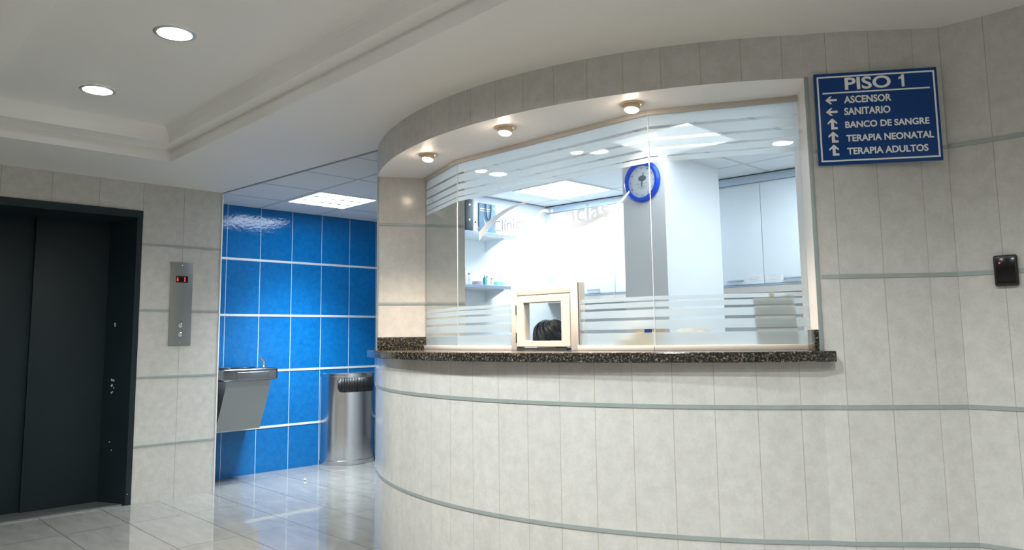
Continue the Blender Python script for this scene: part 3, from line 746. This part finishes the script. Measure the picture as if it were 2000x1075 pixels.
# ------------------------------------------------------------------ drinking fountain
fx0, fx1, fy0 = 2.66, 3.165, 6.235
df = thing('drinking_fountain', (2.91, BW, .44), 'stainless steel wall drinking fountain on the blue tiles', 'drinking fountain')
mb = MB()
mb.box((fx0, fy0, .872), (fx1, BW-.004, .978), .022, seg=4); mb.build('basin_surround', M['steel_mid'], df)
mb = MB(); cxb, cyb = 2.86, 6.44
mb.lathe([(.165, .979), (.168, .984), (.155, .986), (.14, .981), (.11, .970), (.05, .9795-.012), (.001, .966)], 40, T=lambda p: Vector((cxb+p[0]*1.05, cyb+p[1], p[2]+.004))); mb.build('basin', M['chrome'], df)
mb = MB(); mb.box((2.785, fy0-.006, .897), (3.075, fy0+.004, .948), .0045, seg=3); o = mb.build('push_bar', M['steel_dark'], df); o['label'] = 'dark rounded push bar'
mb = MB(); mb.prism([(fy0+.012, .874), (BW-.004, .874), (BW-.004, .44), (6.44, .44), (fy0+.02, .82)], 2.70, 3.10, T=lambda p: Vector((p[2], p[0], p[1]))); mb.build('body_panel', M['steel_dull'], df)
mb = MB(); bx, by = 3.09, 6.36
mb.lathe([(.019, .978), (.018, .99), (.012, 1.0), (.011, 1.02)], 16, T=lambda p: Vector((bx+p[0], by+p[1], p[2]))); 
mb.tube([(bx, by, 1.0), (bx, by, 1.028), (bx-.008, by+.004, 1.045), (bx-.030, by+.012, 1.066)], .013, 10, taper=[1, 1, .85, .7]); mb.build('bubbler', M['chrome'], df)

# ------------------------------------------------------------------ litter bin
bx, by, br, bh = 4.125, BW-.006, .285, .885
bn_ = thing('litter_bin', (bx, by-.12, 0), 'half round brushed steel litter bin against the blue wall', 'litter bin')
def half(mb, prof, n_=40): mb.lathe(prof, n_, T=lambda p: Vector((bx+p[0], by+p[1], p[2])), a0=math.pi, a1=2*math.pi, closed=False)
mb = MB(); half(mb, [(br, .045), (br, bh-.035)]); 
mb.face([(bx-br, by, .045), (bx+br, by, .045), (bx+br, by, bh-.035), (bx-br, by, bh-.035)])
mb.build('body', M['steel'], bn_, fix=False)
def dlid(mb, r, z0, z1):
    pts = [(bx+r*math.cos(math.pi+math.pi*i/40), by+r*math.sin(math.pi+math.pi*i/40)) for i in range(41)]; mb.prism(pts, z0, z1)
mb = MB(); dlid(mb, br+.004, bh-.036, bh); lid = mb.build('lid', M['steel'], bn_); bv = lid.modifiers.new('b', 'BEVEL'); bv.width = .004; bv.segments = 2
mb = MB(); dlid(mb, br+.006, 0, .046); o = mb.build('base_ring', M['steel'], bn_); bv = o.modifiers.new('b', 'BEVEL'); bv.width = .005; bv.segments = 2
mb = MB(); NA = 28; aa0, aa1, z0, z1 = 1.5*math.pi-.82, 1.5*math.pi+.80, .700, .842; ro = br+.0022
grid_ = []
for i in range(NA+1):
    u = i/NA; a = aa0+(aa1-aa0)*u; dx = min(u, 1-u)*(aa1-aa0)*br; rr = .045; cut = 0 if dx > rr else rr-math.sqrt(max(0, rr*rr-(rr-dx)**2))
    grid_.append(((bx+ro*math.cos(a), by+ro*math.sin(a), z0+cut), (bx+ro*math.cos(a), by+ro*math.sin(a), z1-cut*.55)))
for p, q in zip(grid_[:-1], grid_[1:]): mb.face([p[0], q[0], q[1], p[1]], smooth=True)
o = mb.build('opening', M['black'], bn_, fix=False); o['label'] = 'black rounded rubbish opening'
sm = o.modifiers.new('s', 'SOLIDIFY'); sm.thickness = .003; sm.offset = -1

mb = MB()
vs_ = mb.sphere((3.323, 6.014, .010), .011, .009, .009, 10, 7)
for v in vs_: v.co += Vector((random.uniform(-.002, .002), random.uniform(-.002, .002), random.uniform(-.001, .002)))
tag(mb.build('paper_scrap', M['paper']), 'tiny white scrap of paper on the corridor floor', 'litter')

# ------------------------------------------------------------------ wall clock
kx, ky, kz, kr = 4.25, 3.028, 2.293, .148
ck = thing('wall_clock', (kx, ky, kz), 'round wall clock with a thick bright blue rim on the white pillar', 'clock')
Tk = lambda p: Vector((kx-p[2], ky-p[0], kz+p[1]))        # local x to the right as seen, y up, z out
mb = MB(); mb.lathe([(kr, .001), (kr, .018), (kr-.012, .030), (kr-.032, .026), (kr-.034, .012)], 56, T=Tk, closed=False); mb.build('rim', M['clockblue'], ck)
mb = MB(); mb.lathe([(kr-.002, .001), (kr-.033, .0125), (.001, .0125)], 48, T=Tk); mb.build('dial', M['clockface'], ck)
for h_ in range(1, 13):
    mb = MB()
    a = math.pi/2-h_*math.pi/6; r_ = .097; s_ = str(h_); wdt = .008*len(s_)
    Tn = lambda p: Tk((p[0], p[2], p[1]))
    x_, y_ = r_*math.cos(a), r_*math.sin(a)
    text_into(mb, s_, Tn, x_-wdt/2, x_+wdt/2, y_-.006, .012, .0005, .01, depth0=.0128); mb.build('numeral', M['clockgrey'], ck)
mb = MB()
mb.lathe([(.034, .0128), (.034, .0134)], 28, T=lambda p: Tk((p[0]+.004, p[1]*.62+.022, p[2])))
mb.prism([(-.006, -.012), (.008, -.012), (.006, -.004), (-.004, -.004)], .0128, .0134, T=Tk)
for y_, w_ in ((-.016, .10), (-.026, .03), (-.036, .075), (-.044, .07), (-.052, .03)):
    mb.prism([(-w_/2, y_), (w_/2, y_), (w_/2, y_+.0016), (-w_/2, y_+.0016)], .0128, .0133, T=Tk)
mb.build('emblem', M['clockgrey'], ck)
mb = MB(); mb.prism([(-.004, -.002), (.004, -.004), (.021, .060), (.013, .062)], .0145, .0155, T=Tk); mb.build('hour_hand', M['clockgrey'], ck)
mb = MB(); mb.prism([(-.003, .004), (.003, .004), (.004, -.038), (-.004, -.038)], .0158, .0166, T=Tk); mb.build('minute_hand', M['clockgrey'], ck)

# ------------------------------------------------------------------ upper cabinets on the back wall
def along(y): return (4.887-y)*math.hypot(.2, 2.437)/2.437
def wall_cabinet(y0, y1, seams, label):
    s0, s1 = along(y1), along(y0)
    t = thing('wall_cabinet', tuple(Tb(((s0+s1)/2, -.17, 1.595))), label, 'cabinet', 'white wall cabinets along the back of the service room')
    mb = MB(); mb.box((s0+.001, -.338, 1.60), (s1-.001, -.02, 2.398), T=Tb); mb.build('body', M['cabinet'], t)
    mb = MB(); mb.box((s0+.001, -.33, 1.587), (s1-.001, -.001, 1.599), T=Tb); o = mb.build('bottom_edge', M['handle'], t); o['label'] = 'blue grey lower edge'
    mb = MB(); mb.box((s0+.001, -.03, 1.535), (s1-.001, -.004, 1.5865), T=Tb); o = mb.build('light_rail', M['pvc'], t); o['label'] = 'cream strip under the doors'
    sm_ = [s0]+[along(v) for v in seams]+[s1]; sm_ = sorted(sm_)
    for p, q in zip(sm_[:-1], sm_[1:]):
        mb = MB(); mb.box((p+.0022, -.0195, 1.602), (q-.0022, 0, 2.385), .0015, Tb); d_ = mb.build('door', M['cabinet'], t)
        c = (p+q)/2
        mb = MB()
        mb.box((c-.062, .0, 1.628), (c-.054, .022, 1.636), T=Tb); mb.box((c+.054, .0, 1.628), (c+.062, .022, 1.636), T=Tb); mb.box((c-.066, .017, 1.625), (c+.066, .026, 1.640), .002, Tb); mb.build('handle', M['handle'], d_)
    return t
wc = wall_cabinet(2.272, 3.172, [2.722], 'white wall cabinet with paper stickers right of the pillar')
wall_cabinet(3.172, 4.072, [3.622], 'white wall cabinet partly hidden behind the clock pillar')
wall_cabinet(4.072, 4.84, [4.522], 'white wall cabinet in the back left corner of the service room')
wall_cabinet(1.372, 2.272, [1.822], 'white wall cabinet at the far right behind the window reveal')
for k, (y0, y1, z0, z1, lb) in enumerate(((2.86, 2.735, 1.618, 1.668, 'paper sticker on the cabinet door just left of the seam'), (2.70, 2.575, 1.618, 1.662, 'paper sticker on the cabinet door just right of the seam'))):
    st = thing('paper_sticker', tuple(Tb((along((y0+y1)/2), .0003, (z0+z1)/2))), lb, 'sticker', 'paper stickers on the wall cabinet')
    mb = MB(); mb.box((along(y0), .0002, z0), (along(y1), .0008, z1), T=Tb); mb.build('sheet', M['paper'], st)
    mb = MB()
    for q in range(4): mb.box((along(y0)+.012, .0008, z0+.008+.0105*q), (along(y1)-.014-.012*(q % 2), .0012, z0+.0105+.0105*q), T=Tb)
    mb.build('print_lines', M['handle'], st)
mb = MB(); mb.box((along(2.90), -.3, 1.54), (along(2.72), -.298, 1.575), T=Tb)
mb.bm.free()

# ------------------------------------------------------------------ shelves with their contents
def shelf(z, label):
    t = thing('wall_shelf', (4.17, 4.84, z), label, 'shelf', 'white shelves in the service room')
    mb = MB(); mb.box((3.86, 4.552, z), (4.492, 4.838, z+.024), .001); mb.build('board', M['cabinet'], t)
    mb = MB(); mb.box((3.86, 4.549, z-.002), (4.492, 4.552, z+.022)); o = mb.build('shaded_edge', M['handle'], t); o['label'] = 'front edge coloured blue grey for its shade'  # shade on the shelf's front edge, put into its colour
    for x in (3.95, 4.40):
        mb = MB(); mb.prism([(4.838, z-.10), (4.838, z), (4.62, z), (4.62, z-.012)], x-.008, x+.008, T=lambda p: Vector((p[2], p[0], p[1]))); mb.build('bracket', M['cabinet'], t)
shelf(2.068, 'upper white wall shelf holding the dark file and gift bag')
shelf(1.628, 'lower white wall shelf holding small bottles')
zs = 2.0925
bf = thing('box_file', (3.965, 4.69, zs), 'dark slate box file standing on the upper shelf', 'file', 'files on the upper shelf')
mb = MB(); mb.box((3.925, 4.556, zs), (4.0, 4.80, zs+.262), .003); mb.build('cover', M['binder'], bf)
for z in (.215, .085):
    mb = MB(); mb.lathe([(.010, 0), (.010, .0015), (.006, .002)], 16, T=lambda p, z=z: Vector((3.962+p[0], 4.556-p[2], zs+z+p[1]))); mb.build('finger_hole', M['chrome'], bf)
lf = thing('lever_arch_file', (4.03, 4.69, zs), 'white lever arch file between the dark file and the gift bag', 'file', 'files on the upper shelf')
mb = MB(); mb.box((4.003, 4.560, zs), (4.058, 4.80, zs+.262), .003); mb.build('cover', M['bottle'], lf)
mb = MB(); mb.box((4.008, 4.5585, zs+.01), (4.053, 4.561, zs+.13)); mb.build('spine_label', M['strip_pale'], lf)
mb = MB(); mb.lathe([(.010, 0), (.010, .0015), (.004, .002)], 16, T=lambda p: Vector((4.030+p[0], 4.5585-p[2], zs+.075+p[1]))); mb.build('finger_hole', M['black'], lf)
gb_ = thing('gift_bag', (4.165, 4.62, zs), 'steel blue paper gift bag with a rope handle on the upper shelf', 'bag')
mb = MB(); mb.prism([(4.075, 4.562), (4.262, 4.562), (4.262, 4.66), (4.075, 4.66)], zs, zs+.245); mb.build('bag_body', M['bag'], gb_)
mb = MB()
mb.prism([(4.105, zs+.150), (4.165, zs+.01), (4.232, zs+.150), (4.21, zs+.11), (4.165, zs+.055), (4.13, zs+.10)], 4.5605, 4.5625, T=lambda p: Vector((p[0], p[2], p[1])))
mb.prism([(4.085, zs+.195), (4.20, zs+.195), (4.20, zs+.203), (4.085, zs+.203)], 4.5605, 4.5625, T=lambda p: Vector((p[0], p[2], p[1])))
mb.prism([(4.085, zs+.178), (4.19, zs+.178), (4.19, zs+.184), (4.085, zs+.184)], 4.5605, 4.5625, T=lambda p: Vector((p[0], p[2], p[1])))
mb.prism([(4.238, zs+.205), (4.252, zs+.205), (4.252, zs+.222), (4.238, zs+.222)], 4.5605, 4.5625, T=lambda p: Vector((p[0], p[2], p[1])))
o = mb.build('print', M['white'], gb_); o['label'] = 'white folded shape and lines'
mb = MB(); mb.tube([(4.145+.03*(1-math.cos(math.pi*k/10)) , 4.555, zs+.24-.135*math.sin(math.pi*k/10)**.7) for k in range(11)], .0035, 8); mb.build('rope_handle', M['rope'], gb_)
pk = MB(); vs_ = pk.sphere((4.055, 4.600-.03, zs+.024), .045, .012, .022, 16, 10)
for v in vs_: v.co += Vector((random.uniform(-.006, .006), 0, random.uniform(-.003, .003)))
tag(pk.build('plastic_packet', M['plasticbag']), 'crumpled clear packet in front of the gift bag', 'packet')
zs = 1.6525
def bottle(x, y, r, h, bm_, cm, label):
    t = thing('small_bottle', (x, y, zs), label, 'bottle', 'small bottles on the lower shelf')
    mb = MB(); mb.lathe([(r*.95, zs), (r, zs+.004), (r, zs+h*.66), (r*.45, zs+h*.8), (r*.45, zs+h*.86)], 18, T=lambda p: Vector((x+p[0], y+p[1], p[2]))); b_ = mb.build('bottle_body', bm_, t)
    mb = MB(); mb.lathe([(r*.55, zs+h*.84), (r*.55, zs+h*.98), (r*.45, zs+h)], 16, T=lambda p: Vector((x+p[0], y+p[1], p[2]))); mb.build('cap', cm, t)
bottle(3.945, 4.60, .026, .13, M['bottle'], M['paper'], 'white bottle standing farthest left on the lower shelf')
bottle(4.02, 4.63, .022, .10, M['bottle'], M['mauve'], 'white bottle with a mauve cap on the lower shelf')
bottle(4.165, 4.60, .016, .085, M['teal'], M['bottle'], 'teal bottle with a white cap on the lower shelf')
bottle(4.205, 4.615, .014, .080, M['bottle'], M['teal'], 'white bottle with a teal cap on the lower shelf')
bottle(4.245, 4.60, .015, .062, M['bottle'], M['clockgrey'], 'short white bottle with a dark cap on the lower shelf')
mb = MB(); mb.box((4.285, 4.575, zs), (4.365, 4.64, zs+.036), .002); tag(mb.build('small_carton', M['green']), 'mint green carton lying at the right end of the lower shelf', 'carton')
mb = MB(); mb.box((4.06, 4.575, zs), (4.12, 4.64, zs+.03), .002); tag(mb.build('small_carton', M['mauve']), 'small mauve carton lying among bottles on the lower shelf', 'carton')

# ------------------------------------------------------------------ things on the counter behind the glass
def carton(c, ang, sx, sy, sz, label, lab=None, mat='card'):
    t = thing('cardboard_box', (c[0], c[1], CT), label, 'box', 'cardboard boxes behind the frosted glass')
    Tq = frame((c[0], c[1], CT), (math.cos(ang), math.sin(ang), 0), (-math.sin(ang), math.cos(ang), 0))
    mb = MB(); mb.box((-sx/2, -sy/2, 0), (sx/2, sy/2, sz), .0015, Tq); mb.build('box_body', M[mat], t)
    mb = MB(); mb.box((-sx/2+.002, -.008, sz), (sx/2-.002, .008, sz+.0008), T=Tq); mb.build('tape', M['barrel'], t)
    if lab: mb = MB(); mb.box((-sx/2-.0006, -sy/2+.012, sz-.030), (-sx/2, sy/2-.055, sz-.006), T=Tq); o = mb.build('label_sheet', M[lab], t); o['label'] = 'dark blue label'
carton((2.925, 2.172), .0, .075, .078, .068, 'small tan cardboard box behind the frosted glass, left of the blue labelled one')
carton((2.925, 2.070), -.06, .085, .112, .108, 'tan cardboard box with a dark blue label behind the frosted glass', 'bluelabel')
t = MB(); vs_ = t.sphere((3.06, 1.92, CT+.055), .07, .095, .055, 20, 12)
for v in vs_: v.co += Vector((random.uniform(-.012, .012), random.uniform(-.012, .012), random.uniform(-.008, .012))) if v.co.z > CT+.01 else Vector((0, 0, 0))
tag(t.build('plastic_bundle', M['plasticbag']), 'pale crumpled plastic bundle beside the tan boxes on the counter', 'bundle')
T2, L2 = pane_T(2)
nt_ = thing('notice_sheet', tuple(T2((.53, -.012, ZG0))), 'grey paper notice taped inside the right pane', 'notice')
mb = MB(); mb.prism([(.448, ZG0+.004), (.620, ZG0+.004), (.604, 1.391), (.436, 1.376)], -.0125, -.0118, T=lambda p: T2((p[0], p[2], p[1]))); mb.build('sheet', M['greypaper'], nt_)
mb = MB(); mb.prism([(.505, 1.372), (.525, 1.372), (.525, 1.402), (.505, 1.402)], -.0117, -.0112, T=lambda p: T2((p[0], p[2], p[1]))); mb.build('tape', M['card'], nt_)

# ------------------------------------------------------------------ person seated behind the hatch
def skin_obj(name, pts, edges, mat, parent, root=0, sub=2):
    me = bpy.data.meshes.new(name); off = world_loc(parent)
    me.from_pydata([Vector(p[:3])-off for p in pts], edges, []); me.materials.append(mat)
    o = bpy.data.objects.new(name, me); COL.objects.link(o); o.parent = parent
    sk = o.modifiers.new('skin', 'SKIN'); sk.use_smooth_shade = True
    for v, p in zip(me.skin_vertices[0].data, pts): v.radius = (p[3], p[4] if len(p) > 4 else p[3]); v.use_root = False
    me.skin_vertices[0].data[root].use_root = True
    sb_ = o.modifiers.new('sub', 'SUBSURF'); sb_.levels = sub; sb_.render_levels = sub
    return o
PX, PY = 3.78, 3.185
pr = thing('person', (PX, PY, 0), 'person with short black hair bent over, seen through the small hatch', 'person')
pts = [(PX, PY, .56, .14, .12), (PX-.03, PY, .72, .12, .10), (PX-.09, PY, .90, .14, .10), (PX-.15, PY, 1.015, .11, .08),          # 0-3 pelvis..upper chest
       (PX-.205, PY, 1.075, .05), (PX-.26, PY, 1.125, .052),                                                              # 4-5 neck
       (PX-.315, PY, 1.175, .082, .086), (PX-.385, PY+.01, 1.190, .088, .09), (PX-.43, PY+.015, 1.155, .066),                             # 6-8 head, bowed
       (PX-.13, PY+.19, 1.0, .058), (PX-.17, PY+.235, .79, .044), (PX-.36, PY+.17, .675, .036), (PX-.42, PY+.14, .655, .022),   # left arm
       (PX-.13, PY-.19, 1.0, .058), (PX-.17, PY-.235, .79, .044), (PX-.36, PY-.17, .675, .036), (PX-.42, PY-.14, .655, .022),   # right arm
       (PX-.04, PY+.10, .55, .085), (PX-.45, PY+.13, .55, .062), (PX-.44, PY+.13, .12, .042), (PX-.53, PY+.14, .045, .038),
       (PX-.04, PY-.10, .55, .085), (PX-.45, PY-.13, .55, .062), (PX-.44, PY-.13, .12, .042), (PX-.53, PY-.14, .045, .038)]
ed = [(0, 1), (1, 2), (2, 3), (3, 4), (4, 5), (5, 6), (6, 7), (7, 8), (3, 9), (9, 10), (10, 11), (11, 12), (3, 13), (13, 14), (14, 15), (15, 16), (0, 17), (17, 18), (18, 19), (19, 20), (0, 21), (21, 22), (22, 23), (23, 24)]
for ch, sg_ in ((9, 1), (13, -1)):
    k = len(pts); pts.append((PX-.135, PY+sg_*.10, .995, .062)); ed.remove((3, ch)); ed += [(3, k), (k, ch)]
pts[9] = (PX-.13, PY+.175, .985, .052); pts[13] = (PX-.13, PY-.175, .985, .052); pts[3] = (PX-.14, PY, .995, .09, .075)
base = len(pts)
for sgn, wr in ((1, 12), (-1, 16)):
    wx, wy, wz = pts[wr][:3]
    for j, (dy, ln) in enumerate(((-.026, .07), (-.009, .08), (.009, .075), (.026, .06))):
        k = len(pts); pts += [(wx-.05, wy+dy, wz+.005, .0095), (wx-.05-ln*.5, wy+dy*1.15, wz-.004, .0085), (wx-.05-ln*.95, wy+dy*1.2, wz-.02, .007)]
        ed += [(wr, k), (k, k+1), (k+1, k+2)]
    k = len(pts); pts += [(wx-.02, wy-sgn*.035, wz-.005, .011), (wx-.05, wy-sgn*.052, wz-.015, .009)]; ed += [(wr, k), (k, k+1)]
skin_obj('body', pts, ed, M['skin'], pr)
sh = [(PX, PY, .56, .15, .135), (PX-.03, PY, .70, .135, .115), (PX-.08, PY, .86, .15, .115), (PX-.13, PY, .97, .135, .10), (PX-.165, PY, 1.035, .085, .075), (PX-.185, PY, 1.06, .066),
      (PX-.125, PY+.11, .985, .085), (PX-.13, PY+.19, .985, .070), (PX-.16, PY+.225, .86, .058), (PX-.125, PY-.11, .985, .085), (PX-.13, PY-.19, .985, .070), (PX-.16, PY-.225, .86, .058)]
sh = [(*p[:3], *[r_*1.27 for r_ in p[3:]]) for p in sh]
skin_obj('shirt', sh, [(0, 1), (1, 2), (2, 3), (3, 4), (4, 5), (3, 6), (6, 7), (7, 8), (3, 9), (9, 10), (10, 11)], M['shirt'], pr)
tr = [(PX, PY, .55, .14, .12), (PX-.05, PY+.085, .55, .094), (PX-.25, PY+.115, .55, .085), (PX-.45, PY+.13, .55, .072), (PX-.44, PY+.13, .34, .062), (PX-.44, PY+.13, .13, .054),
      (PX-.05, PY-.085, .55, .094), (PX-.25, PY-.115, .55, .085), (PX-.45, PY-.13, .55, .072), (PX-.44, PY-.13, .34, .062), (PX-.44, PY-.13, .13, .054), (PX-.01, PY, .68, .13, .11)]
skin_obj('trousers', tr, [(0, 1), (1, 2), (2, 3), (3, 4), (4, 5), (0, 6), (6, 7), (7, 8), (8, 9), (9, 10), (0, 11)], M['trouser'], pr)
for sgn in (1, -1):
    mb = MB(); mb.sphere((PX-.411, PY+.012+sgn*.029, 1.158), .009, .012, .006, 12, 8); mb.build('eye', M['white'], pr)
    mb = MB(); mb.box((PX-.54, PY+sgn*.13-.045, .001), (PX-.37, PY+sgn*.13+.045, .075), .025, seg=3); mb.build('shoe', M['black'], pr)
mb = MB(); mb.sphere((PX-.412, PY+.012, 1.134), .014, .014, .022, 12, 8); mb.build('nose', M['skin'], pr)
mb = MB(); mb.sphere((PX-.392, PY+.012, 1.104), .006, .022, .006, 12, 8); mb.build('mouth', M['mauve'], pr)
hc = Vector((PX-.335, PY+.005, 1.205))
mb = MB(); vs_ = mb.sphere(hc, .118, .108, .112, 40, 26)
ax = Vector((-.6, .05, .8)).normalized()
for v in vs_:
    d = v.co-hc; u = math.atan2(d.y, d.x)
    k = 1+.035*math.sin(17*u+9*d.z*10)+.03*math.sin(31*u-60*d.z)+random.uniform(-.012, .012)
    v.co = hc+d*k
for v in [v for v in vs_ if (v.co.x-hc.x) < -.055 and v.co.z < hc.z-.02]: v.co.x += .05
for q in range(90):
    u = random.uniform(-math.pi, math.pi); w0 = random.uniform(.15, .8); ln = random.uniform(.6, 1.0); ptsl = []
    for i in range(6):
        wv = w0+ln*i/5; rr = 1.05+.03*math.sin(i)
        ptsl.append(hc+Vector((.118*rr*math.sin(wv)*math.cos(u+.1*i), .108*rr*math.sin(wv)*math.sin(u+.1*i), .112*rr*math.cos(wv))))
    mb.tube(ptsl, .0065, 5, taper=[.5, 1, 1, .9, .6, .15])
mb.build('hair', M['hair'], pr)
ear = MB(); ear.sphere((PX-.345, PY+.098, 1.165), .022, .012, .032, 12, 8); ear.build('ear', M['skin'], pr)

st = thing('office_stool', (PX+.02, PY, 0), 'grey office stool under the seated person', 'stool')
mb = MB(); mb.lathe([(.05, .36), (.19, .365), (.20, .385), (.17, .40)], 28, T=lambda p: Vector((PX+.02+p[0], PY+p[1], p[2]))); mb.build('seat', M['seatcloth'], st)
mb = MB(); mb.lathe([(.022, .07), (.022, .362)], 16, T=lambda p: Vector((PX+.02+p[0], PY+p[1], p[2]))); mb.build('column', M['chrome'], st)
for k in range(5):
    a = k*2*math.pi/5+.3; mb = MB(); mb.tube([(PX+.02, PY, .085), (PX+.02+.24*math.cos(a), PY+.24*math.sin(a), .055)], .016, 8, taper=[1, .7]); lg = mb.build('leg', M['black'], st)
    mb = MB(); mb.sphere((PX+.02+.24*math.cos(a), PY+.24*math.sin(a), .026), .024, .024, .026, 12, 8); mb.build('caster', M['black'], lg)
